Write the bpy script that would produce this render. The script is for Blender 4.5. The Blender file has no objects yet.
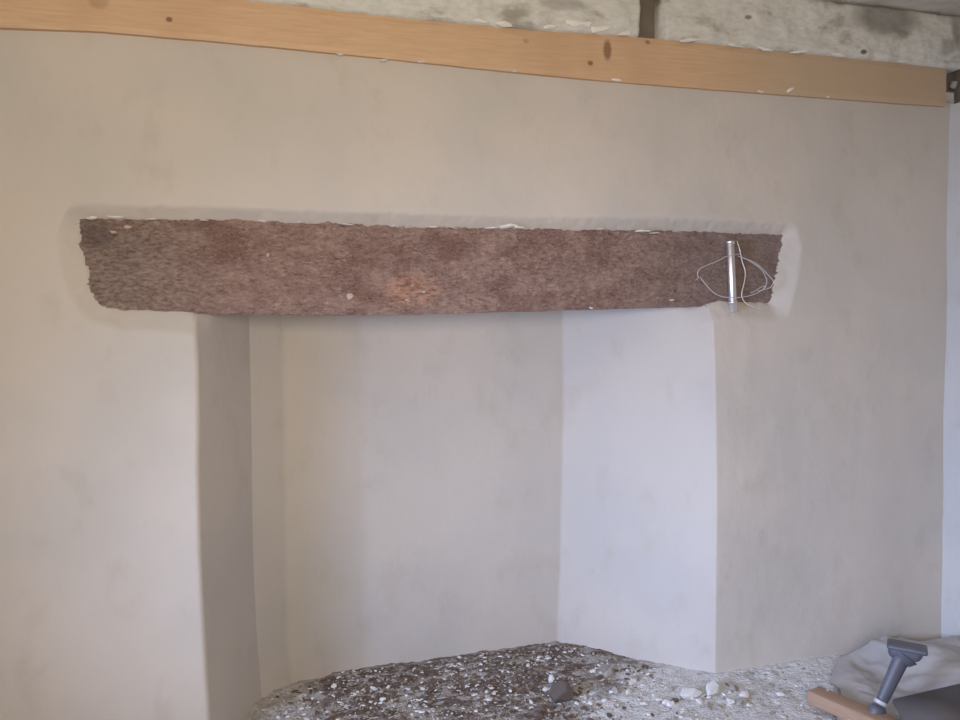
import bpy, bmesh, math, random
from mathutils import Vector, Matrix, noise
random.seed(7)
S = bpy.context.scene
COL = S.collection

# ------------------------------------------------------------------ camera frame
CF = Vector((0.25927, 0.96478, -0.04461)).normalized()
CR = Vector((0.96554, -0.26, -0.01151)).normalized()
CU = CR.cross(CF).normalized()
EYE = Vector((0, -2.8, 1.442)); FPX = 780.0
def ray(px, py): return CF*FPX + CR*(px-480) + CU*(360-py)
def at(px, py, Y=0.0):
    d = ray(px, py); return EYE + d*((Y-EYE.y)/d.y)
def ground(px, py, Z=0.0):
    d = ray(px, py); return EYE + d*((Z-EYE.z)/d.z)
cam = bpy.data.objects.new('camera', bpy.data.cameras.new('camera')); COL.objects.link(cam)
m = Matrix((CR, CU, -CF)).transposed().to_4x4(); m.translation = EYE
cam.matrix_world = m
cam.data.sensor_width = 36; cam.data.lens = FPX/960*36; cam.data.clip_start = .05
S.camera = cam
S.view_settings.view_transform = 'Standard'; S.view_settings.look = 'None'
S.view_settings.gamma = 1; S.view_settings.use_curve_mapping = False
S.view_settings.exposure = 0.13

# ------------------------------------------------------------------ helpers
def lin(r, g, b):
    return tuple(((c/255)/12.92 if c/255 <= .04045 else ((c/255+.055)/1.055)**2.4) for c in (r, g, b)) + (1,)
class NT:
    def __init__(s, name, rough=.9):
        s.m = bpy.data.materials.new(name); s.m.use_nodes = True
        s.t = s.m.node_tree; s.b = s.t.nodes['Principled BSDF']
        s.b.inputs['Roughness'].default_value = rough
        s.tc = s.t.nodes.new('ShaderNodeTexCoord').outputs['Object']
    def link(s, a, b): s.t.links.new(a, b)
    def map(s, scale=(1,1,1), rot=(0,0,0), loc=(0,0,0)):
        n = s.t.nodes.new('ShaderNodeMapping'); n.inputs['Scale'].default_value = scale
        n.inputs['Rotation'].default_value = rot; n.inputs['Location'].default_value = loc
        s.link(s.tc, n.inputs['Vector']); return n.outputs[0]
    def noise(s, scale, detail=4, rough=.55, vec=None, dist=0):
        n = s.t.nodes.new('ShaderNodeTexNoise'); n.inputs['Scale'].default_value = scale
        n.inputs['Detail'].default_value = detail; n.inputs['Roughness'].default_value = rough
        n.inputs['Distortion'].default_value = dist
        s.link(vec or s.tc, n.inputs['Vector']); return n.outputs['Fac']
    def vor(s, scale, vec=None):
        n = s.t.nodes.new('ShaderNodeTexVoronoi'); n.inputs['Scale'].default_value = scale
        s.link(vec or s.tc, n.inputs['Vector']); return n
    def step(s, v, a, b, lo=0., hi=1.):
        n = s.t.nodes.new('ShaderNodeMapRange'); n.interpolation_type = 'SMOOTHSTEP'
        for k, x in zip(('From Min','From Max','To Min','To Max'), (a, b, lo, hi)): n.inputs[k].default_value = x
        s.link(v, n.inputs['Value']); return n.outputs[0]
    def math(s, op, a, b=None):
        n = s.t.nodes.new('ShaderNodeMath'); n.operation = op
        for i, x in enumerate((a, b)):
            if x is None: continue
            if isinstance(x, (int, float)): n.inputs[i].default_value = x
            else: s.link(x, n.inputs[i])
        return n.outputs[0]
    def axis(s, k):
        n = s.t.nodes.new('ShaderNodeSeparateXYZ'); s.link(s.tc, n.inputs[0]); return n.outputs[k]
    def mix(s, fac, a, b):
        n = s.t.nodes.new('ShaderNodeMix'); n.data_type = 'RGBA'
        if isinstance(fac, (int, float)): n.inputs[0].default_value = fac
        else: s.link(fac, n.inputs[0])
        for i, x in ((6, a), (7, b)):
            if isinstance(x, tuple): n.inputs[i].default_value = x
            else: s.link(x, n.inputs[i])
        return n.outputs[2]
    def color(s, c):
        if isinstance(c, tuple): s.b.inputs['Base Color'].default_value = c
        else: s.link(c, s.b.inputs['Base Color'])
    def bump(s, h, strength=.3, dist=.01):
        n = s.t.nodes.new('ShaderNodeBump'); n.inputs['Strength'].default_value = strength
        n.inputs['Distance'].default_value = dist; s.link(h, n.inputs['Height'])
        s.link(n.outputs[0], s.b.inputs['Normal'])
def dot_mask(M, centre, rx, rz, power=1.0):
    """elliptic spot of colour (a knot, a stain) at a fixed place on a thing"""
    mp = M.t.nodes.new('ShaderNodeVectorMath'); mp.operation = 'SUBTRACT'; mp.inputs[1].default_value = centre
    M.link(M.tc, mp.inputs[0])
    sc = M.t.nodes.new('ShaderNodeVectorMath'); sc.operation = 'MULTIPLY'; sc.inputs[1].default_value = (1/rx, 0, 1/rz)
    M.link(mp.outputs[0], sc.inputs[0])
    ln = M.t.nodes.new('ShaderNodeVectorMath'); ln.operation = 'LENGTH'; M.link(sc.outputs[0], ln.inputs[0])
    return M.step(ln.outputs['Value'], .45, 1.0, power, 0.)

def link_mesh(name, verts, faces, mat, parent=None, smooth=True):
    me = bpy.data.meshes.new(name); me.from_pydata([tuple(v) for v in verts], [], faces); me.update()
    if smooth: me.polygons.foreach_set('use_smooth', [True]*len(me.polygons))
    o = bpy.data.objects.new(name, me); COL.objects.link(o)
    if mat: me.materials.append(mat)
    if parent: o.parent = parent
    return o
def from_bm(name, bm, mat, parent=None, smooth=True):
    bmesh.ops.recalc_face_normals(bm, faces=bm.faces)
    me = bpy.data.meshes.new(name); bm.to_mesh(me); bm.free()
    if smooth: me.polygons.foreach_set('use_smooth', [True]*len(me.polygons))
    o = bpy.data.objects.new(name, me); COL.objects.link(o)
    if mat: me.materials.append(mat)
    if parent: o.parent = parent
    return o
def empty(name, loc, rot=(0,0,0)):
    o = bpy.data.objects.new(name, None); COL.objects.link(o); o.location = loc; o.rotation_euler = rot
    o.empty_display_size = .05; return o
def tag(o, label, cat, group=None, kind=None):
    o['label'] = label; o['category'] = cat
    if group: o['group'] = group
    if kind: o['kind'] = kind
    return o
def struct(o): o['kind'] = 'structure'; return o
def fb(x, y, z, sc, octv=4):
    return noise.fractal(Vector((x*sc, y*sc, z*sc)), 1.0, 2.0, octv)
def grid(nu, nv, fn):
    V = [fn(i/(nu-1), j/(nv-1)) for j in range(nv) for i in range(nu)]
    F = [(j*nu+i, j*nu+i+1, (j+1)*nu+i+1, (j+1)*nu+i) for j in range(nv-1) for i in range(nu-1)]
    return V, F
def interp(tab, z):
    tab = sorted(tab)
    if z <= tab[0][0]: return tab[0][1]
    for (a, b), (c, d) in zip(tab, tab[1:]):
        if z <= c: return b + (d-b)*(z-a)/(c-a)
    return tab[-1][1]
def smooth_interp(tab, z, w=.08):
    return sum(interp(tab, z+k*w/2) for k in (-2,-1,0,1,2))/5
def sstep(a, b, x):
    t = max(0, min(1, (x-a)/(b-a))); return t*t*(3-2*t)
def inst(me_src, name, loc, rot, scale):
    o = bpy.data.objects.new(name, me_src); COL.objects.link(o); o.location = loc; o.rotation_euler = rot; o.scale = scale; return o

# ------------------------------------------------------------------ materials
def plaster(name, c1, c2):
    M = NT(name, .92)
    big = M.noise(1.6, 3, .5); med = M.noise(7, 5, .6, M.map((1,1,.7))); fine = M.noise(60, 3, .6)
    c = M.mix(M.step(big, .35, .65), c1, c2)
    c = M.mix(M.math('MULTIPLY', M.step(med, .52, .72), .22), c, lin(168,156,138))
    c = M.mix(M.math('MULTIPLY', M.step(M.noise(3.1, 2, .5), .6, .75), .2), c, lin(205,196,182))
    M.color(c)
    h = M.math('ADD', M.math('MULTIPLY', med, 1.0), M.math('MULTIPLY', fine, .12))
    M.bump(h, .22, .02)
    return M.m
M_PL = plaster('skim_plaster', lin(203,193,182), lin(194,187,178))
M_PR = plaster('recess_plaster', lin(198,190,181), lin(190,184,178))
M_PS = plaster('side_wall_plaster', lin(205,202,198), lin(198,196,194))

M_UNSEEN = plaster('unseen_wall_dark', lin(128,114,98), lin(104,94,82))  # unseen left and rear walls, coloured dark to cut bounced light
M = NT('lintel_stone', .85)
mp = M.map((1, 1, 2.4), (0, .3, 0))
a = M.noise(9, 6, .6, mp); b = M.noise(42, 6, .7, mp); c3 = M.noise(120, 3, .6, mp)
col = M.mix(M.step(a, .35, .65), lin(152,122,110), lin(178,148,134))
col = M.mix(M.math('MULTIPLY', M.step(b, .5, .7), .75), col, lin(210,176,160))
lg = M.noise(4, 4, .6, M.map((1,1,1.6), loc=(5,0,1)))
col = M.mix(M.math('MULTIPLY', M.step(lg, .5, .66), .6), col, lin(128,90,78))
col = M.mix(M.math('MULTIPLY', M.step(b, .5, .3), .7), col, lin(98,78,70))
col = M.mix(M.math('MULTIPLY', M.step(c3, .56, .7), .6), col, lin(222,194,180))
x = M.axis(0)
grey = M.math('MULTIPLY', M.step(x, -.05, -.5), M.step(a, .25, .6, .2, .6))
col = M.mix(M.math('MULTIPLY', grey, 1.25), col, M.mix(M.step(b, .38, .62), lin(128,110,102), lin(178,160,150)))
p = at(93, 235, .03); col = M.mix(dot_mask(M, (p.x, 0, p.z), .09, .06, .5), col, lin(92,78,72))
grey = M.math('MULTIPLY', M.step(x, 1.2, 1.9), .6)
col = M.mix(grey, col, lin(136,122,116))
p = at(412, 290, .03); or_ = dot_mask(M, (p.x, 0, p.z), .14, .08, .75)
col = M.mix(M.math('MULTIPLY', or_, M.step(b, .4, .6)), col, lin(218,164,136))
mort = M.math('MULTIPLY', M.step(M.noise(26, 5, .65, M.map((1,1,1.5), loc=(3,1,2))), .6, .66), .75)
hz = M.axis(2); topband = M.step(hz, 1.70, 1.80, .12, .8)
col = M.mix(M.math('MULTIPLY', mort, topband), col, lin(196,180,164))
M.color(col)
M.bump(M.math('ADD', b, M.math('MULTIPLY', c3, .4)), .9, .02)
M_LINTEL = M.m

M = NT('new_pine', .6)
g = M.noise(14, 5, .6, M.map((.5, 3, 9), loc=(0,0,.3)), .6)
col = M.mix(M.step(g, .2, .8), lin(198,162,126), lin(214,180,144))
pt = M.noise(3.2, 2, .5, M.map((1,.2,.2)))
col = M.mix(M.math('MULTIPLY', M.step(pt, .45, .65), .35), col, lin(186,144,110))
xx = M.axis(0)
p = at(605, 52); seg = dot_mask(M, (p.x, 0, p.z), .022, .05, .75); col = M.mix(seg, col, lin(120,80,56))
for (kx, ky, r, s_) in ((170,22,.014,.8), (330,9,.013,.8), (588,65,.015,.75), (645,44,.014,.6), (524,43,.015,.3), (100,4,.04,.3), (755,38,.012,.3)):
    p = at(kx, ky); col = M.mix(dot_mask(M, (p.x,0,p.z), r, r*.8, s_), col, lin(104,70,48))
dust = M.math('MULTIPLY', M.step(xx, 1.6, 2.2), .75)  # pine blends to a duller grey-brown towards its right end
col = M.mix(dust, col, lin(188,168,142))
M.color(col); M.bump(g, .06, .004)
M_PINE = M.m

M = NT('old_limewash', .95)
a = M.noise(5, 5, .6, M.map((1,1,2))); b = M.noise(24, 5, .65, M.map((1,1,2.2)))
col = M.mix(M.step(b, .3, .7), lin(204,202,194), lin(222,221,213))
col = M.mix(M.math('MULTIPLY', M.step(a, .52, .68), .6), col, lin(128,116,98))
col = M.mix(M.math('MULTIPLY', M.step(b, .6, .72), .25), col, lin(110,100,86))
for (kx, ky, rx, rz, s_) in ((880,22,.22,.09,.6), (560,8,.12,.03,.35), (950,30,.05,.12,.35), (940,50,.05,.05,.35), (744,20,.02,.012,.7), (857,55,.02,.012,.9)):
    p = at(kx, ky); col = M.mix(dot_mask(M, (p.x,0,p.z), rx, rz, s_), col, lin(86,76,64))
M.color(col); M.bump(b, .3, .015)
M_LIME = M.m

M = NT('white_limewash_ceiling', .95)
a = M.noise(6, 5, .6)
M.color(M.mix(M.step(a, .4, .7), lin(226,222,214), lin(200,192,180))); M.bump(a, .4, .02)
M_CEIL = M.m

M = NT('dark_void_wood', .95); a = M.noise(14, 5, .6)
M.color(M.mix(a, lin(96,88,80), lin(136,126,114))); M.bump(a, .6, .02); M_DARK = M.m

# floor: brown soil in the hearth, pale plaster dust outside it
M = NT('hearth_rubble_ground', .98)
n1 = M.noise(5, 5, .6); n2 = M.noise(26, 5, .7, M.map((.7,1.2,1))); n3 = M.noise(90, 3, .6)
fx = M.axis(0); fy = M.axis(1)
v = M.math('SUBTRACT', M.math('MULTIPLY', fx, .78), M.math('MULTIPLY', fy, .95))   # grows towards the room on the right
v = M.math('ADD', v, M.math('MULTIPLY', M.math('SUBTRACT', n1, .5), .9))
dustf = M.step(v, .75, 1.15)
lo = M.math('MULTIPLY', M.step(fx, .22, .05), .6)
soil = M.mix(M.step(n2, .35, .65), lin(92,76,68), lin(138,122,112))
patch = M.math('MULTIPLY', M.step(M.noise(13, 6, .7, M.map((.55,1.5,1))), .47, .58), .85)
soil = M.mix(patch, soil, lin(186,180,172))
pale = M.mix(M.step(n2, .3, .6), lin(216,213,210), lin(234,232,230))
pale = M.mix(M.math('MULTIPLY', M.step(M.noise(11, 6, .7), .56, .68), .5), pale, lin(134,128,122))
col = M.mix(M.math('MAXIMUM', dustf, lo), soil, pale)
M.color(col); M.bump(M.math('ADD', n2, M.math('MULTIPLY', n3, .5)), 1.0, .025)
M_FLOOR = M.m

def flat(name, c1, c2=None, rough=.9, sc=30, metal=0, bump=.4):
    M = NT(name, rough); n = M.noise(sc, 4, .6); M.color(M.mix(n, c1, c2 or c1)); M.bump(n, bump, .006)
    M.b.inputs['Metallic'].default_value = metal; return M.m
M_WHITE = flat('plaster_crumb_white', lin(220,217,214), lin(240,238,236), .9, 60)
M_CRUMB2 = flat('plaster_crumb_grey', lin(150,142,134), lin(188,182,176), .95, 60)
M_DRIP = flat('limewash_drip_white', lin(236,234,226), lin(246,244,238), .95, 30)
M_FLK = flat('buff_mortar', lin(206,182,164), lin(220,198,182), .95, 30)
M_SOIL = flat('brown_soil', lin(88,72,64), lin(124,106,96), .95, 60)
M_STONE = flat('grey_brown_stone', lin(84,74,70), lin(116,104,98), .9, 25)
M_GREYP = flat('dark_grey_plastic', lin(84,86,96), lin(104,106,116), .45, 15, 0, .05)
M_PALEP = flat('pale_plastic', lin(190,192,200), lin(214,216,222), .4, 15, 0, .05)
M_SHEET = flat('dusty_sheet', lin(172,168,166), lin(192,188,186), .85, 9, 0, .3)
M_BOARDG = flat('dark_grey_board', lin(92,88,88), lin(112,106,104), .7, 12, 0, .1)
M_TIMB = NT('sawn_timber_brown', .75); n = M_TIMB.noise(16, 5, .6, M_TIMB.map((1,9,9)))
top = M_TIMB.mix(n, lin(150,124,104), lin(188,154,126)); M_TIMB.color(top); M_TIMB.bump(n, .2, .004); M_TIMB = M_TIMB.m
M_METAL = NT('brushed_silver_metal', .42); M_METAL.b.inputs['Metallic'].default_value = 1; M_METAL.color(lin(240,236,238)); M_METAL = M_METAL.m
M_WIRE = NT('silvery_wire', .35); M_WIRE.b.inputs['Metallic'].default_value = .2; M_WIRE.color(lin(214,208,210)); M_WIRE = M_WIRE.m

# ------------------------------------------------------------------ outlines on the wall, from the opening's measured places
ZT = 1.500            # height of the opening's head at the piers
XR = 2.89             # right-hand corner of the room
XL = -2.3; YB = -3.7; ZC = 2.80
PINE_B = at(400, 62).z
def ztab(pts, Y): return [(at(px, py, Y).z, at(px, py, Y).x) for px, py in pts]
T_EL = ztab([(194,318),(197,350),(198,400),(197.5,480),(200,560),(204,640),(209,720)], 0)
T_CL = ztab([(249,318),(251,400),(252,480),(253,560),(257,640),(262,697)], .33)
T_FL = ztab([(283,318),(285,480),(287,640),(292,684)], .43)
T_CR = ztab([(563,312),(564,400),(562,500),(559,600),(557,640)], .5)
T_ER = ztab([(712,308),(714.5,340),(715,400),(716,480),(715,560),(716,670)], 0)
LP = [at(*p) for p in ((79,218),(200,219),(350,224),(520,229),(660,229),(787,234),(783,270),(776,303),(745,301),(725,300),(713,304),(700,308),(500,312),(300,316),(200,313),(122,308),(100,302),(90,285),(84,262),(80,240))]
LP = [(p.x, p.z) for p in LP]
def sdf(x, z):
    d = 1e9; inside = False; n = len(LP)
    for i in range(n):
        ax, az = LP[i]; bx, bz = LP[(i+1) % n]
        ex, ez = bx-ax, bz-az; wx, wz = x-ax, z-az
        t = max(0, min(1, (wx*ex+wz*ez)/(ex*ex+ez*ez)))
        d = min(d, math.hypot(wx-ex*t, wz-ez*t))
        if (az > z) != (bz > z) and x < ax+(z-az)*ex/ez: inside = not inside
    return -d if inside else d
def wall_y(x, z):
    y = .010*fb(x, 3.1, z, 1.3, 2) + .0022*fb(x, 9.1, z, 7, 3)
    if -1 < x < 2.35 and z > 1.25 and z < 2.0:
        s = sdf(x, z) + .004*fb(x, 1, z, 30, 3)
        w = .078 - .030*sstep(1.74, 1.83, z)
        t = 1 - s/w
        if t > 0:
            t = min(t, 1.4)
            y += .046*(t-.06 if t > .12 else t*t/.24)/.94 if t < 1 else .046+(t-1)*w*2.5
    return y

# ------------------------------------------------------------------ plaster walls and recess, from one swept profile
def fillet(A, B, C, r, n):
    A, B, C = Vector(A), Vector(B), Vector(C)
    u = (A-B).normalized(); w = (C-B).normalized()
    ang = u.angle(w); t = r/math.tan(ang/2)
    P, Q = B+u*t, B+w*t; out = []
    cdir = (u+w).normalized(); cen = B+cdir*(r/math.sin(ang/2))
    a, b = P-cen, Q-cen
    for i in range(n+1):
        k = i/n; v = (a*(1-k)+b*k).normalized()*r; out.append(cen+v)
    return out
def profile(z):
    EL = (smooth_interp(T_EL, z), 0); CL = (smooth_interp(T_CL, z), .33); FL = (smooth_interp(T_FL, z), .43)
    GL = (FL[0]+.32, .485); CRn = (smooth_interp(T_CR, z), .5); ER = (smooth_interp(T_ER, z), 0)
    return EL, CL, FL, GL, CRn, ER
def lerp2(a, b, n, skip0=True):
    a, b = Vector(a), Vector(b); return [a+(b-a)*(i/n) for i in range(1 if skip0 else 0, n)]
rows = [-.15 + (ZT+.15)*j/150 for j in range(151)]
def strip(name, fn, zs, mat, front=False):
    V = []; n = None
    for z in zs:
        pts = fn(z); n = len(pts)
        for p in pts:
            k = 1 - sstep(0, .12, p[1])
            dy = wall_y(p[0], z)*k if k > 0 else 0
            V.append((p[0], p[1] + dy + .006*fb(p[0], p[1], z, 2.2, 3)*(1-k), z))
    F = [(j*n+i, j*n+i+1, (j+1)*n+i+1, (j+1)*n+i) for j in range(len(zs)-1) for i in range(n-1)]
    return V, F
def left_pier(z):
    EL, CL, FL, GL, C_, ER = profile(z)
    a = fillet((-2, 0), EL, CL, .022, 8)
    return lerp2((XL, 0), (-1.0, 0), 20, False) + lerp2((-1.0, 0), a[0], 70, False) + a
def right_pier(z):
    EL, CL, FL, GL, C_, ER = profile(z)
    a = fillet(C_, ER, (XR, 0), .014, 8)
    return a + lerp2(a[-1], (2.25, 0), 50) + lerp2((2.25, 0), (XR+.02, 0), 30, False) + [Vector((XR+.02, 0))]
V, F = strip('l', left_pier, rows, None, True)
V2, F2 = strip('r', right_pier, rows, None, True); o_ = len(V)
V += V2; F += [tuple(i+o_ for i in f) for f in F2]
# upper part
ux = [XL + (-1.0-XL)*i/20 for i in range(20)] + [-1.0 + 3.25*i/400 for i in range(400)] + [2.25+(XR+.02-2.25)*i/30 for i in range(31)]
uz = [ZT + (2.0-ZT)*j/66 for j in range(66)] + [2.0 + (PINE_B+.05-2.0)*j/30 for j in range(31)]
o_ = len(V); keep = {}
XO0 = smooth_interp(T_EL, ZT); XO1 = smooth_interp(T_ER, ZT)
for j, z in enumerate(uz):
    for i, x_ in enumerate(ux): V.append((x_, wall_y(x_, z), z))
nx = len(ux)
for j in range(len(uz)-1):
    for i in range(nx-1):
        xm, zm = (ux[i]+ux[i+1])/2, (uz[j]+uz[j+1])/2
        if zm < 1.60 and XO0 < xm < XO1-.005: continue
        if 1.5 < zm < 1.9 and -.7 < xm < 2.2 and sdf(xm, zm) < -.022: continue
        F.append((o_+j*nx+i, o_+j*nx+i+1, o_+(j+1)*nx+i+1, o_+(j+1)*nx+i))
struct(link_mesh('wall_front', V, F, M_PL))
rrows = [-.15 + (1.525+.15)*j/120 for j in range(121)]
def reveal_l(z):
    EL, CL, FL, GL, C_, ER = profile(z)
    a = fillet((-2, 0), EL, CL, .022, 8); b = fillet(EL, CL, FL, .012, 5)
    return [a[-1]] + lerp2(a[-1], b[0], 14) + b[:3]
def back(z):
    EL, CL, FL, GL, C_, ER = profile(z)
    b = fillet(EL, CL, FL, .012, 5); c = fillet(CL, FL, GL, .06, 8); d = fillet(FL, GL, C_, .4, 8); e = fillet(GL, C_, ER, .02, 6)
    return b[2:] + c + d + lerp2(d[-1], e[0], 60) + e[:4]
def reveal_r(z):
    EL, CL, FL, GL, C_, ER = profile(z)
    e = fillet(GL, C_, ER, .02, 6); a = fillet(C_, ER, (XR, 0), .014, 8)
    return e[3:] + lerp2(e[-1], a[0], 40) + [a[0]]
for nm, fn in (('wall_recess_left', reveal_l), ('wall_recess_back', back), ('wall_recess_right', reveal_r)):
    V, F = strip(nm, fn, [q_ if nm != 'wall_recess_left' else min(q_, 1.53)*1.499/1.53 if q_ > 0 else q_ for q_ in rrows], None)
    # first and last columns follow the pier faces below the head so that no gap shows
    struct(link_mesh(nm, V, F, M_PR))
# head of the recess behind the lintel
p = profile(1.53)
V, F = grid(2, 2, lambda u, v: (-.35+2.2*u, .24+.30*v, 1.522)); struct(link_mesh('ceiling_recess', V, F, M_PR))

# ------------------------------------------------------------------ other walls, ceiling (room continues behind the camera)
def wavy(fn, nu, nv, name, mat): V, F = grid(nu, nv, fn); return struct(link_mesh(name, V, F, mat))
wavy(lambda u, v: (XR+.008*fb(0, u*4.6, v*2.8, 1.5, 2), .02-4.62*u, -.06+(PINE_B+.055)*v), 90, 60, 'wall_right', M_PS)
def box_bm(bm, x0, x1, y0, y1, z0, z1):
    vs = [bm.verts.new((a, b, c)) for a in (x0, x1) for b in (y0, y1) for c in (z0, z1)]
    for f in ((0,1,3,2),(4,6,7,5),(0,4,5,1),(2,3,7,6),(0,2,6,4),(1,5,7,3)): bm.faces.new([vs[i] for i in f])
    return vs
WY0, WY1, WZ0, WZ1 = -2.7, -1.5, .6, 1.7      # window in the left wall
bm = bmesh.new()
box_bm(bm, XL-.3, XL, YB, WY0, -.06, 2.9); box_bm(bm, XL-.3, XL, WY1, .1, -.06, 2.9)
box_bm(bm, XL-.3, XL, WY0, WY1, -.06, WZ0); box_bm(bm, XL-.3, XL, WY0, WY1, WZ1, 2.9)
struct(from_bm('wall_left', bm, M_UNSEEN, smooth=False))
RX0, RX1, RZ0, RZ1 = -1.0, .5, 1.1, 2.2
bm = bmesh.new()
box_bm(bm, XL-.3, RX0, YB-.3, YB, -.06, 2.9); box_bm(bm, RX1, XR+.3, YB-.3, YB, -.06, 2.9)
box_bm(bm, RX0, RX1, YB-.3, YB, -.06, RZ0); box_bm(bm, RX0, RX1, YB-.3, YB, RZ1, 2.9)
struct(from_bm('wall_rear', bm, M_UNSEEN, smooth=False))
M_FRAME = flat('window_paint', lin(215,212,205), lin(225,222,216), .5)
G = bpy.data.materials.new('window_glass'); G.use_nodes = True
G.node_tree.nodes['Principled BSDF'].inputs['Transmission Weight'].default_value = 1
G.node_tree.nodes['Principled BSDF'].inputs['Roughness'].default_value = 0
def window(name, axis, c, a0, a1, z0, z1):
    bm = bmesh.new(); t = .05
    def bb(u0, u1, w0, w1, d=.03):
        if axis == 'x': box_bm(bm, c-d, c+d, u0, u1, w0, w1)
        else: box_bm(bm, u0, u1, c-d, c+d, w0, w1)
    bb(a0, a0+t, z0, z1); bb(a1-t, a1, z0, z1); bb(a0+t, a1-t, z0, z0+t); bb(a0+t, a1-t, z1-t, z1)
    mid = (a0+a1)/2; bb(mid-.02, mid+.02, z0+t, z1-t, .02)
    w = struct(from_bm(name, bm, M_FRAME, smooth=False))
    bm = bmesh.new()
    if axis == 'x': box_bm(bm, c-.003, c+.003, a0+t, a1-t, z0+t, z1-t)
    else: box_bm(bm, a0+t, a1-t, c-.003, c+.003, z0+t, z1-t)
    from_bm('pane', bm, G, w, smooth=False)
window('window_1', 'x', XL-.18, WY0, WY1, WZ0, WZ1)
window('added_rear_window', 'y', YB-.18, RX0, RX1, RZ0, RZ1)  # unseen rear opening, added to go with the warm fill

# ------------------------------------------------------------------ floor
def floor_z(x, y):
    near = sstep(-1.3, -.5, y)
    h = -.012 + .010*fb(x, y, 2.2, 3, 4) + near*(.010*fb(x, y, 7.7, 14, 4) + .005*fb(x, y, 1.7, 45, 3))*(1-.62*sstep(.85, 1.3, .78*x-.95*y))
    h += .016*math.exp(-((x-1.05)**2/.12 + (y-.36)**2/.02)) + .004*math.exp(-((x-.5)**2/.2 + (y-.3)**2/.03))
    h -= .06*(1-sstep(-.17, -.08, x))*sstep(-.3, 0, y)
    h += .012*sstep(-.10, .0, y)*sstep(1.6, 1.85, x)
    return h
def fl(u, v):
    return None
xs = [XL + (-.5-XL)*i/12 for i in range(12)] + [-.5+3.42*i/380 for i in range(381)]
ys = [YB + (-.9-YB)*i/20 for i in range(20)] + [-.9+1.47*i/170 for i in range(171)]
V = [(x_, y_, floor_z(x_, y_)) for y_ in ys for x_ in xs]; n = len(xs)
F = [(j*n+i, j*n+i+1, (j+1)*n+i+1, (j+1)*n+i) for j in range(len(ys)-1) for i in range(n-1)]
struct(link_mesh('floor', V, F, M_FLOOR))

# ------------------------------------------------------------------ lintel
def low(x):
    tab = [(at(px, py, .03).x, at(px, py, .03).z) for px, py in ((200,314),(300,315.5),(400,315),(500,312),(600,309.5),(700,306.5),(790,303))]
    return interp(tab, x)
LX0, LX1, LZ1 = LP[0][0]-.045, at(787, 234).x+.045, at(400, 224).z+.035
nu, nv = 820, 96
def lface(u, v):
    x_ = LX0+(LX1-LX0)*u; z0 = low(x_); z_ = z0+(LZ1-z0)*v
    d = .008*fb(x_, 0, z_*2.0, 5, 3) + .0065*fb(x_-z_*.5, 5, z_*2.6, 30, 4) + .003*fb(x_-z_*.6, 9, z_*2.2, 110, 3)
    e = sstep(0, .06, v)
    y = .044 - d*.9*e + (1-e)*.012
    return (x_, y, z_ + (1-e)*.003*fb(x_, 2, 0, 20, 3))
V, F = grid(nu, nv, lface)
b0 = len(V); YD = .30
for i in range(nu):                         # underside and back run
    x_ = V[i][0]; V.append((x_, .075, V[i][2]+.001)); 
for i in range(nu): V.append((V[i][0], YD, V[i][2]+.004))
for i in range(nu-1):
    F.append((i+1, i, b0+i, b0+i+1)); F.append((b0+i+1, b0+i, b0+nu+i, b0+nu+i+1))
t0 = len(V)
for i in range(nu): V.append((V[i][0], YD, LZ1))
for i in range(nu-1):
    F.append((b0+nu+i+1, b0+nu+i, t0+i, t0+i+1)); F.append((t0+i+1, t0+i, (nv-1)*nu+i, (nv-1)*nu+i+1))
F.append(tuple([j*nu for j in range(nv)] + [t0, b0+nu, b0]))
F.append(tuple([j*nu+nu-1 for j in range(nv-1, -1, -1)] + [b0+nu-1, b0+2*nu-1, t0+nu-1]))
LINT = tag(link_mesh('stone_lintel', V, F, M_LINTEL), 'long rough reddish brown lintel set in the plaster over the fireplace opening', 'lintel')

# ------------------------------------------------------------------ pine wall plate
zb = PINE_B; zt_ = at(620, 34).z
def line(pts, Y=-.022): return [(at(a, b, Y).x, at(a, b, Y).z) for a, b in pts]
PB = line([(0,27),(100,31),(200,39.5),(300,49),(400,59.5),(480,68),(600,80),(720,89.5),(800,95.5),(880,101.5),(945,106)])
PT = line([(0,-28),(300,6),(412,19),(525,29),(640,37),(720,45),(800,53),(880,61),(920,65.5),(960,69)])
def ext(tab, x):
    if x < tab[0][0]: return tab[0][1]
    return interp(tab, x)
x0, x1 = XL+.01, at(942, 90).x
nu = 260
def bar(x0, x1, y0, y1, f0, f1, nu, nz, amp, seed, sag=0):
    """long beam with a lightly uneven face; closed mesh"""
    V = []; ring = []
    for i in range(nu+1):
        x_ = x0+(x1-x0)*i/nu; a, b = f0(x_), f1(x_); pts = []
        bev = .004
        for k in range(nz+1):
            z_ = a+(b-a)*k/nz; ed = bev if k in (0, nz) else 0
            pts.append((x_, y0+ed-amp*fb(x_, seed, z_, 9, 4), z_))
        for k in range(3): pts.append((x_, y0+(y1-y0)*(k+1)/3, b))
        for k in range(3): pts.append((x_, y1-(y1-y0)*k/3, a) if k else (x_, y1, a))
        V += pts; n = len(pts)
    F = [(i*n+k, i*n+(k+1) % n, (i+1)*n+(k+1) % n, (i+1)*n+k) for i in range(nu) for k in range(n)]
    F.append(tuple(range(n))[::-1]); F.append(tuple(nu*n+k for k in range(n)))
    bm = bmesh.new(); me = bpy.data.meshes.new('t'); me.from_pydata(V, [], F); bm.from_mesh(me); bpy.data.meshes.remove(me)
    return bm
o = from_bm('timber_wall_plate', bar(x0, x1, -.022, .12, lambda x: ext(PB, x)+.001*fb(x,0,0,9,3), lambda x: ext(PT, x)+.001*fb(x,4,0,9,3), 260, 8, .0008, 1), M_PINE, smooth=False)
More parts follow.
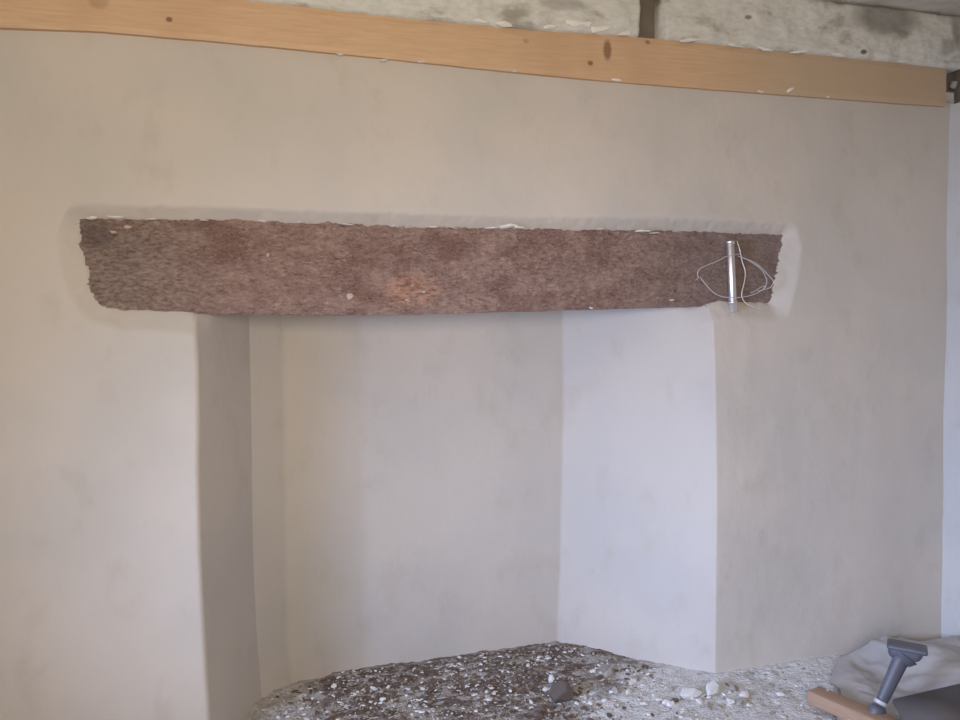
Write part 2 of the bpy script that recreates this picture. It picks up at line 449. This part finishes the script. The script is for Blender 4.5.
PINE = o; tag(o, 'long new orange pine timber fixed along the top of the plastered wall', 'timber')

# old limewashed beams above it
ztop = at(900, 8, -.05).z
gx0, gx1 = at(640, 20, -.04).x, at(667, 20, -.04).x
lowz = lambda x: ext(PT, x)+.002-.007*abs(fb(x, 8, 0, 9, 4))
o = from_bm('limewashed_beam', bar(XL+.02, gx0, -.036, .12, lowz, lambda x: ztop+.006*fb(x,1,1,4,3), 300, 18, .016, 21), M_LIME)
BEAM1 = o; tag(o, 'flaking whitewashed beam above the pine timber, left of the dark gap', 'beam', None)
o = from_bm('limewashed_beam', bar(gx1, XR+.04, -.036, .12, lowz, lambda x: ztop+.006*fb(x,1,1,4,3), 160, 18, .012, 33), M_LIME)
BEAM2 = o; tag(o, 'grey stained whitewashed beam above the pine timber, right of the dark gap', 'beam', None)
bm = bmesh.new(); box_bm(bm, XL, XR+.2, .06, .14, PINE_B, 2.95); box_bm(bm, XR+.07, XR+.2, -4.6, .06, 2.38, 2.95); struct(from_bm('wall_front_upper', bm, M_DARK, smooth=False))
# light bit of rubble in the gap at the right end
V, F = grid(120, 60, lambda u, v: (XL+(XR+.05-XL)*u, .1-4.8*v, ztop+.012+.006*fb(u*5.2, v*4.8, 0, 2, 3)))
struct(link_mesh('ceiling', V, F, M_CEIL))

# ------------------------------------------------------------------ chunks and crumbs
def chunk_verts(r, seed, flat_=1.0, jag=.35):
    """broken angular lump: hull of points spread round a ball"""
    rg = random.Random(int(seed*1000)); bm = bmesh.new(); N = 15
    for k in range(N):
        z = 1-2*(k+.5)/N; a = k*2.39996+rg.uniform(-.5, .5); q = math.sqrt(1-z*z); m_ = rg.uniform(1-jag, 1.05)
        bm.verts.new((q*math.cos(a)*m_*r, q*math.sin(a)*m_*r, z*m_*r*flat_))
    h_ = bmesh.ops.convex_hull(bm, input=bm.verts[:])
    bmesh.ops.delete(bm, geom=[g for g in set(h_['geom_interior']+h_['geom_unused']) if isinstance(g, bmesh.types.BMVert)], context='VERTS')
    return bm
def chunk_mesh(name, mat, seed, flat_=.5):
    bm = chunk_verts(1, seed, flat_); me = bpy.data.meshes.new(name); bm.to_mesh(me); bm.free(); me.materials.append(mat); return me
PAL = [chunk_mesh('plaster_fragment', M_WHITE if k < 4 else M_CRUMB2, k*3.7, .45+.05*k) for k in range(7)]
def inside(x, y):
    """is this floor point free of walls"""
    if x > XR-.06: return False
    if x > 2.15 and y < -.03: return False
    if y < -.03: return x > -.9
    if y < 0.0: return False if (x < -.2 or x > 1.68) else True
    l = -.22 + .5*max(0,y)+.03; r = 1.70 - 1.02*y-.03
    return l < x < r and y < .46 and (x-.0)*.36+.34 > y-.02 if x < .3 else (x < r and y < .46)
def pale_field(x, y): return .78*x-.95*y
def crumbs(name, mat, N, rmin, rmax, fn, seed):
    random.seed(seed); V = []; F = []; made = 0
    base = []
    for k in range(6):
        bm = chunk_verts(1, k*5.1+seed, 1, .45); bm.verts.index_update()
        base.append(([v.co.copy() for v in bm.verts], [tuple(q.index for q in f.verts) for f in bm.faces])); bm.free()
    while made < N:
        x_, y_ = random.uniform(-.15, 2.86), random.uniform(-.75, .47)
        if not inside(x_, y_) or random.random() > fn(x_, y_): continue
        made += 1
        r = rmin+(rmax-rmin)*random.random()**3
        bv, bf = random.choice(base); R = Matrix.Rotation(random.uniform(0, 6.28), 3, 'Z') @ Matrix.Rotation(random.uniform(-.4, .4), 3, 'X')
        sx, sy, sz = r*random.uniform(.9, 2.0), r*random.uniform(.5, 1.1), r*random.uniform(.2, .5)
        z_ = floor_z(x_, y_)+sz*.35; o0 = len(V)
        for v in bv: q = R @ Vector((v.x*sx, v.y*sy, v.z*sz)); V.append((q.x+x_, q.y+y_, q.z+z_))
        F += [tuple(i+o0 for i in f) for f in bf]
    return link_mesh(name, V, F, mat, smooth=False)
def clump(x, y, sc, sd): return sstep(-.15, .35, fb(x, y, sd, sc, 3))
tag(crumbs('white_plaster_crumbs', M_WHITE, 2600, .002, .010, lambda x, y: (.35+.65*clump(x, y, 5, 2.2))*(.35 if y < -.35 else 1)*(1.0 if pale_field(x,y) < 1.1 else .35), 3),
    'loose white plaster crumbs scattered over the hearth floor', 'plaster crumbs', kind='stuff')
tag(crumbs('grey_mortar_crumbs', M_CRUMB2, 4500, .002, .011, lambda x, y: (1.0 if pale_field(x,y) < 1.0 else .35), 5),
    'loose grey mortar crumbs mixed into the hearth rubble', 'mortar crumbs', kind='stuff')
tag(crumbs('brown_soil_clods', M_SOIL, 3600, .002, .015, lambda x, y: (.25+.75*clump(x, y, 4, 8.2))*(1.0 if pale_field(x,y) < .75 else (.25 if pale_field(x, y) < 1.15 else .02))*(.3 if x < .12 else 1), 9),
    'dark brown soil and clods spread in the fireplace recess', 'soil', kind='stuff')
# countable bigger fragments
random.seed(21); k = 0; tries = 0
while k < 72 and tries < 4000:
    tries += 1
    px, py = random.uniform(300, 800), random.uniform(650, 719)
    if k >= 46: px, py = (random.uniform(655, 740), random.uniform(683, 701)) if k < 62 else (random.uniform(590, 650), random.uniform(672, 695))
    g_ = ground(px, py)
    if not inside(g_.x, g_.y) or not inside(g_.x+.03, g_.y+.03) or (530 < px < 585 and py > 665): continue
    r = random.uniform(.009, .016) if k < 46 else random.uniform(.011, .023)
    o = inst(PAL[random.randrange(7)], 'plaster_fragment', (g_.x, g_.y, floor_z(g_.x, g_.y)+r*.25), (random.uniform(-.3,.3), random.uniform(-.3,.3), random.uniform(0,6.28)), (r*1.3, r, r))
    tag(o, 'small pale plaster fragment lying loose among the hearth rubble', 'plaster fragment', 'small plaster fragments on the hearth'); k += 1
def rock(name, px, py, r, sx, sz, mat, label, seed, cat='stone', yaw=0):
    g_ = ground(px, py); bm = chunk_verts(1, seed, 1)
    bmesh.ops.bevel(bm, geom=bm.edges[:], offset=.05, segments=1, affect='EDGES')
    o = from_bm(name, bm, mat, smooth=False); o.location = (g_.x, g_.y, floor_z(g_.x, g_.y)+r*sz*.45)
    o.scale = (r*sx, r*.85, r*sz); o.rotation_euler = (0, 0, yaw); tag(o, label, cat); return o
rock('stone', 560, 697, .066, 1.1, .85, M_STONE, 'brownish grey stone, largest lump in the middle of the hearth rubble', 2.2)
rock('plaster_lump', 551, 688, .019, 1, 1.1, M_WHITE, 'small white plaster lump resting on the left shoulder of the grey stone', 5.5, 'plaster lump').location.z += .048
rock('plaster_lump', 546, 693, .015, 1.4, .6, M_WHITE, 'bright flat white chip against the left face of the grey stone', 8.5, 'plaster lump').location.z += .03
rock('plaster_lump', 608, 674, .034, 1.2, .8, M_CRUMB2, 'pale angular plaster lump to the right of the grey stone, nearer the splayed side', 3.3, 'plaster lump', .5)
rock('plaster_lump', 690, 694, .042, 1.4, .6, M_WHITE, 'long white plaster lump, left of the cluster by the right pier foot', 6.1, 'plaster lump')
rock('plaster_lump', 712, 689, .042, 1.3, .75, M_WHITE, 'chunky white plaster lump just in front of the right pier foot', 7.9, 'plaster lump', .8)
rock('plaster_lump', 744, 693, .028, 1.2, .6, M_WHITE, 'small white plaster lump to the right of the cluster by the pier foot', 9.4, 'plaster lump')
rock('soil_lump', 675, 698, .016, 1.2, .8, M_SOIL, 'small dark lump in the white dust left of the plaster cluster', 4.4, 'soil lump')
rock('soil_lump', 538, 714, .026, 1.1, .7, M_SOIL, 'dark brown clod below and left of the grey stone', 1.4, 'soil lump')

# ragged plaster flecks on the lintel's top edge and under the pine
def fleck(px, py, Y, w, h, parent, mat=M_WHITE, name='plaster_fleck', dep=.006):
    p = at(px, py, Y); sd = px*.37
    bm = chunk_verts(1, sd, 1, .5); o = from_bm(name, bm, mat, parent, smooth=False)
    o.location = p; o.scale = (w, dep, h); o.rotation_euler = (0, random.uniform(-.25,.25)+.05, 0); return o
for px, py, w, h in ((92,218,.02,.006), (115,217,.022,.006), (150,219,.016,.005), (205,220,.014,.004), (262,221,.02,.005), (300,222,.016,.004), (345,224,.02,.004), (395,226,.02,.004),(432,227,.018,.005),(452,227,.022,.004), (490,228,.02,.006),(508,226,.022,.009), (518,227,.014,.008), (600,229,.014,.004), (644,231,.022,.006), (655,233,.014,.006)):
    fleck(px, py, .016, w*random.uniform(.8, 2.2), h*random.uniform(.7, 1.2), LINT, M_DRIP, dep=.016)
for px, py, w, h in ((340,54.5,.012,.004), (383,60,.018,.005), (422,61.5,.018,.004), (515,71,.012,.003), (617,80,.02,.006), (760,91.5,.018,.004), (828,97,.01,.004)):
    fleck(px, py, -.022, w*1.3, h, PINE, M_DRIP, dep=.012)
sp_ = fleck(790, 90, -.026, .034, .009, PINE, M_DRIP, dep=.012, name='plaster_splinter'); sp_.rotation_euler = (0, -.5, 0); sp_['label'] = 'pale pointed plaster splinter'
fleck(591, 308, .012, .014, .005, LINT)
for px, py, w, h in ((350,297,.012,.013), (268,255,.007,.008), (127,227,.014,.007), (113,232,.012,.005), (672,300,.01,.005), (408,300,.010,.006), (424,292,.009,.005), (413,286,.008,.004)):
    fleck(px, py, .030, w*1.3, h*1.3, LINT, M_FLK, 'mortar_fleck', .018)
for px, py, w, h in ((480,22,.05,.008), (505,25,.04,.008), (550,28,.04,.008), (578,24,.06,.018), (604,29,.06,.016), (625,34,.03,.01), (690,41,.05,.006), (735,46,.04,.006), (765,50,.05,.005), (800,53,.05,.005), (838,56,.05,.005), (905,62,.05,.006)):
    fleck(px, py-1, -.036, w*1.1, h*1.4, BEAM1 if px < 645 else BEAM2, M_DRIP, 'limewash_drip', .012)
def mlump(px, py, w, h, label, dep):
    o = fleck(px, py, -.004, w, h, None, M_CRUMB2, 'mortar_lump', dep); tag(o, label, 'mortar lump'); return o
mlump(954, 85, .014, .022, 'pale lump of mortar in the dark gap at the right end of the pine timber', .03)
mlump(951, 102, .035, .009, 'pale sliver of mortar at the foot of the dark gap right of the pine timber', .02)
# ------------------------------------------------------------------ metal tube on the ledge and its wire
tb = at(733, 309, .006); tt = at(730, 241, .006); L = (tt-tb).length
tube = empty('metal_tube', tb)
tube.rotation_euler = (tt-tb).to_track_quat('Z', 'Y').to_euler()
tag(tube, 'upright silver metal tube standing in front of the right end of the lintel', 'metal tube')
def lathe(name, prof, mat, parent, seg=32):
    bm = bmesh.new(); rings = [[bm.verts.new((r*math.cos(a*2*math.pi/seg), r*math.sin(a*2*math.pi/seg), z)) for a in range(seg)] for r, z in prof]
    for A, Bq in zip(rings, rings[1:]):
        for i in range(seg): bm.faces.new((A[i], A[(i+1) % seg], Bq[(i+1) % seg], Bq[i]))
    bm.faces.new(rings[0][::-1]); bm.faces.new(rings[-1]); 
    o = from_bm(name, bm, mat, parent); return o
RT = .0155
lathe('barrel', [(RT*.9, .03), (RT, .034), (RT, L-.012), (RT*.9, L-.010)], M_METAL, tube)
lathe('top_collar', [(RT*.95, L-.014), (RT*1.18, L-.013), (RT*1.22, L-.004), (RT*1.15, L), (RT*.85, L), (RT*.8, L-.006)], M_METAL, tube)
lathe('foot_fitting', [(RT*.9, -.012), (RT*1.0, -.010), (RT*1.0, .022), (RT*1.2, .024), (RT*1.22, .033), (RT*.9, .034)], M_METAL, tube)
def wire(name, pts, r, parent=None, label=None):
    cu = bpy.data.curves.new(name, 'CURVE'); cu.dimensions = '3D'; cu.bevel_depth = r; cu.bevel_resolution = 3; cu.resolution_u = 10
    sp = cu.splines.new('NURBS'); sp.points.add(len(pts)-1)
    for q, p_ in zip(sp.points, pts): v = at(*p_); q.co = (v.x, v.y, v.z, 1)
    sp.use_endpoint_u = True; sp.order_u = 3
    tmp = bpy.data.objects.new('t', cu); COL.objects.link(tmp)
    dg = bpy.context.evaluated_depsgraph_get(); me = bpy.data.meshes.new_from_object(tmp.evaluated_get(dg))
    bpy.data.objects.remove(tmp); me.name = name; me.materials.clear(); me.materials.append(M_WIRE)
    me.polygons.foreach_set('use_smooth', [True]*len(me.polygons))
    o = bpy.data.objects.new(name, me); COL.objects.link(o)
    if parent: o.parent = parent
    return o
w = wire('wire_loop', [(737,241,.01),(740,250,.008),(742,262,.002),(746,272,-.005),(744,284,-.01),(741,295,-.01),(744,302,-.012),(750,306,-.018),(760,309,-.02)], .0022)
tag(w, 'thin pale wire hanging down just right of the silver tube', 'wire')
w = wire('wire_loop', [(741,254,.0),(728,255,-.02),(720,260,-.02),(710,264,-.02),(700,268,-.022),(697,273,-.022),(699,279,-.02),(695,280,-.02)], .0015)
tag(w, 'thin silvery wire running out to the left of the silver tube', 'wire')
w = wire('wire_loop', [(700,277,.0),(708,288,-.01),(718,296,-.02),(730,298,-.022),(745,297,-.02),(756,294,-.02),(768,286,-.02),(762,286,-.02),(754,292,-.02),(750,293,-.02)], .0015)
tag(w, 'thin silvery wire looping low behind and across the silver tube foot', 'wire')
w = wire('wire_loop', [(738,256,.0),(746,259,-.008),(754,262,-.02),(762,268,-.022),(769,276,-.02),(774,281,-.02),(772,286,-.02),(768,289,-.02),(758,291,-.02)], .0017)
tag(w, 'thin silvery wire forming the outer loop right of the silver tube', 'wire')
w = wire('wire_loop', [(748,260,-.002),(758,266,-.012),(765,274,-.014),(768,284,-.012),(763,289,-.012)], .0014)
tag(w, 'thin silvery wire forming the inner loop right of the silver tube', 'wire')

# ------------------------------------------------------------------ timber block, tool, dust sheet, board at lower right
def bevel_box(name, sx, sy, sz, bev, mat, parent, loc=(0,0,0), rot=(0,0,0), segs=3, taper=None):
    bm = bmesh.new(); box_bm(bm, -sx/2, sx/2, -sy/2, sy/2, 0, sz)
    if taper:
        for v in bm.verts:
            if v.co.z < sz/2: v.co.x = v.co.x*taper[0]+taper[1]; v.co.y *= taper[2]
    bmesh.ops.bevel(bm, geom=bm.edges[:], offset=bev, segments=segs, profile=.5, affect='EDGES')
    o = from_bm(name, bm, mat, parent); o.location = loc; o.rotation_euler = rot
    return o
A = ground(806, 705); Bp = ground(848, 724); d = (Bp-A); ang = math.atan2(d.y, d.x)
tim = empty('timber_block', (A.x, A.y, .012), (0, 0, ang))
tag(tim, 'brown sawn timber block lying in the dust at lower right', 'timber block')
bevel_box('block', .62, .08, .052, .009, M_TIMB, tim, (.31, .04, -.008))
bm = bmesh.new(); bmesh.ops.create_uvsphere(bm, u_segments=12, v_segments=8, radius=.0045); o = from_bm('nail_head', bm, M_METAL, tim)
o.location = (.045, .066, .045); o.scale = (1.3, 1.3, .6)

g_ = ground(872, 727)
YT = g_.y
P0 = at(876, 724, YT); P1 = at(881, 703, YT); P2 = at(903, 655, YT); P3t = at(908, 641, YT)
tool = empty('hand_tool', (P0.x, P0.y, 0)); 
tag(tool, 'dark grey hand tool with T shaped top standing up behind the timber block', 'hand tool')
def tapered(name, a, b, ra, rb, mat, n=20, flat_=.8):
    a, b = Vector(a)-tool.location, Vector(b)-tool.location
    bm = bmesh.new(); ax = (b-a).normalized(); u = ax.cross(Vector((0,1,0))).normalized(); w_ = ax.cross(u)
    rings = []
    K = 12
    for k in range(K+1):
        t = k/K; c = a+(b-a)*t; r = ra+(rb-ra)*t
        if k in (0, K): r *= .85
        rings.append([bm.verts.new(c+u*(r*math.cos(i*6.2832/n))+w_*(r*flat_*math.sin(i*6.2832/n))) for i in range(n)])
    for A_, B_ in zip(rings, rings[1:]):
        for i in range(n): bm.faces.new((A_[i], A_[(i+1) % n], B_[(i+1) % n], B_[i]))
    bm.faces.new(rings[0]); bm.faces.new(rings[-1]); return from_bm(name, bm, mat, tool)
sc = (P2-EYE).dot(CF)/FPX
tapered('handle', P1, P2, 6*sc, 8.6*sc, M_GREYP)
tapered('neck', at(901.5,663,YT), at(905,656.5,YT), 8*sc, 14*sc, M_GREYP)
tapered('collar', at(880,704,YT), at(881.5,700.5,YT), 7*sc, 7*sc, M_PALEP)
tapered('body', at(868,738,YT), at(879,706,YT), 12*sc, 8.5*sc, M_GREYP)
hd = bevel_box('top_piece', 34*sc, 22*sc, 14*sc, 5*sc, M_GREYP, tool, at(906, 659, YT)-tool.location, (-.05, .03, -.76), 3, (.80, -2*sc, .8))
bevel_box('rim', 36*sc, 24*sc, 5*sc, 2.2*sc, M_GREYP, tool, at(907, 649.5, YT)-tool.location, (-.05, .03, -.76), 2)

# dust sheet heaped in the corner
def sheet(u, v):
    a = ground(836+16*fb(v*3, 2, 0, 1, 3)*(1-u)**4+ (1010-836)*u, 652+ (760-652)*v)
    x_, y_ = a.x, a.y
    x_ = min(x_, XR-.035+.01*v); y_ = min(y_, -.035)
    e = min(sstep(0, .12, u), sstep(0, .10, 1-v))
    h = .012 + .055*e*sstep(.2, .9, u) + e*(.030*fb(x_, y_, 5.5, 4, 3)+.007*fb(x_*1.4, y_*.8, 9, 13, 3))
    h += e*.05*math.exp(-((x_-y_*.0-2.55)**2)/.02)
    return (x_, y_, max(floor_z(x_, y_)+.004, h*e+.008))
V, F = grid(110, 90, sheet)
tag(link_mesh('dust_sheet', V, F, M_SHEET), 'crumpled pale grey dust sheet heaped in the right corner behind the tool', 'dust sheet')
c = [ground(892, 712, .1), ground(968, 694, .1), ground(1000, 790, .1), ground(905, 735, .1)]
bm = bmesh.new(); vs = [bm.verts.new((p_.x, p_.y, .13+dz)) for dz in (0, .018) for p_ in c]
for f in ((0,1,2,3),(7,6,5,4),(0,4,5,1),(1,5,6,2),(2,6,7,3),(3,7,4,0)): bm.faces.new([vs[i] for i in f])
bmesh.ops.bevel(bm, geom=bm.edges[:], offset=.004, segments=2, affect='EDGES')
o = from_bm('grey_board', bm, M_BOARDG); tag(o, 'dark grey flat board lying on the dust sheet in the lower right corner', 'board')

# ------------------------------------------------------------------ light
W = bpy.data.worlds.new('sky'); S.world = W; W.use_nodes = True
bg = W.node_tree.nodes['Background']; bg.inputs[0].default_value = (.6, .74, 1, 1); bg.inputs[1].default_value = .6
def area(name, loc, target, sx, sy, power, col):
    l = bpy.data.lights.new(name, 'AREA'); l.shape = 'RECTANGLE'; l.size = sx; l.size_y = sy; l.energy = power; l.color = col
    o = bpy.data.objects.new(name, l); COL.objects.link(o); o.location = loc
    o.rotation_euler = (Vector(target)-Vector(loc)).to_track_quat('-Z', 'Y').to_euler(); return o
l = area('window_daylight_side', (XL+.04, (WY0+WY1)/2, (WZ0+WZ1)/2), (2.1, 0, .22), 1.1, 1.0, 23, (.46, .61, 1.0)); l.data.spread = math.radians(58)
l = area('added_warm_fill_rear', ((RX0+RX1)/2, YB+.04, (RZ0+RZ1)/2), (.3, 0, 1.8), 1.4, 1.0, 43, (1.0, .88, .73)); l.data.spread = math.radians(140)  # warm fill added behind the camera, placed for its falloff along the wall
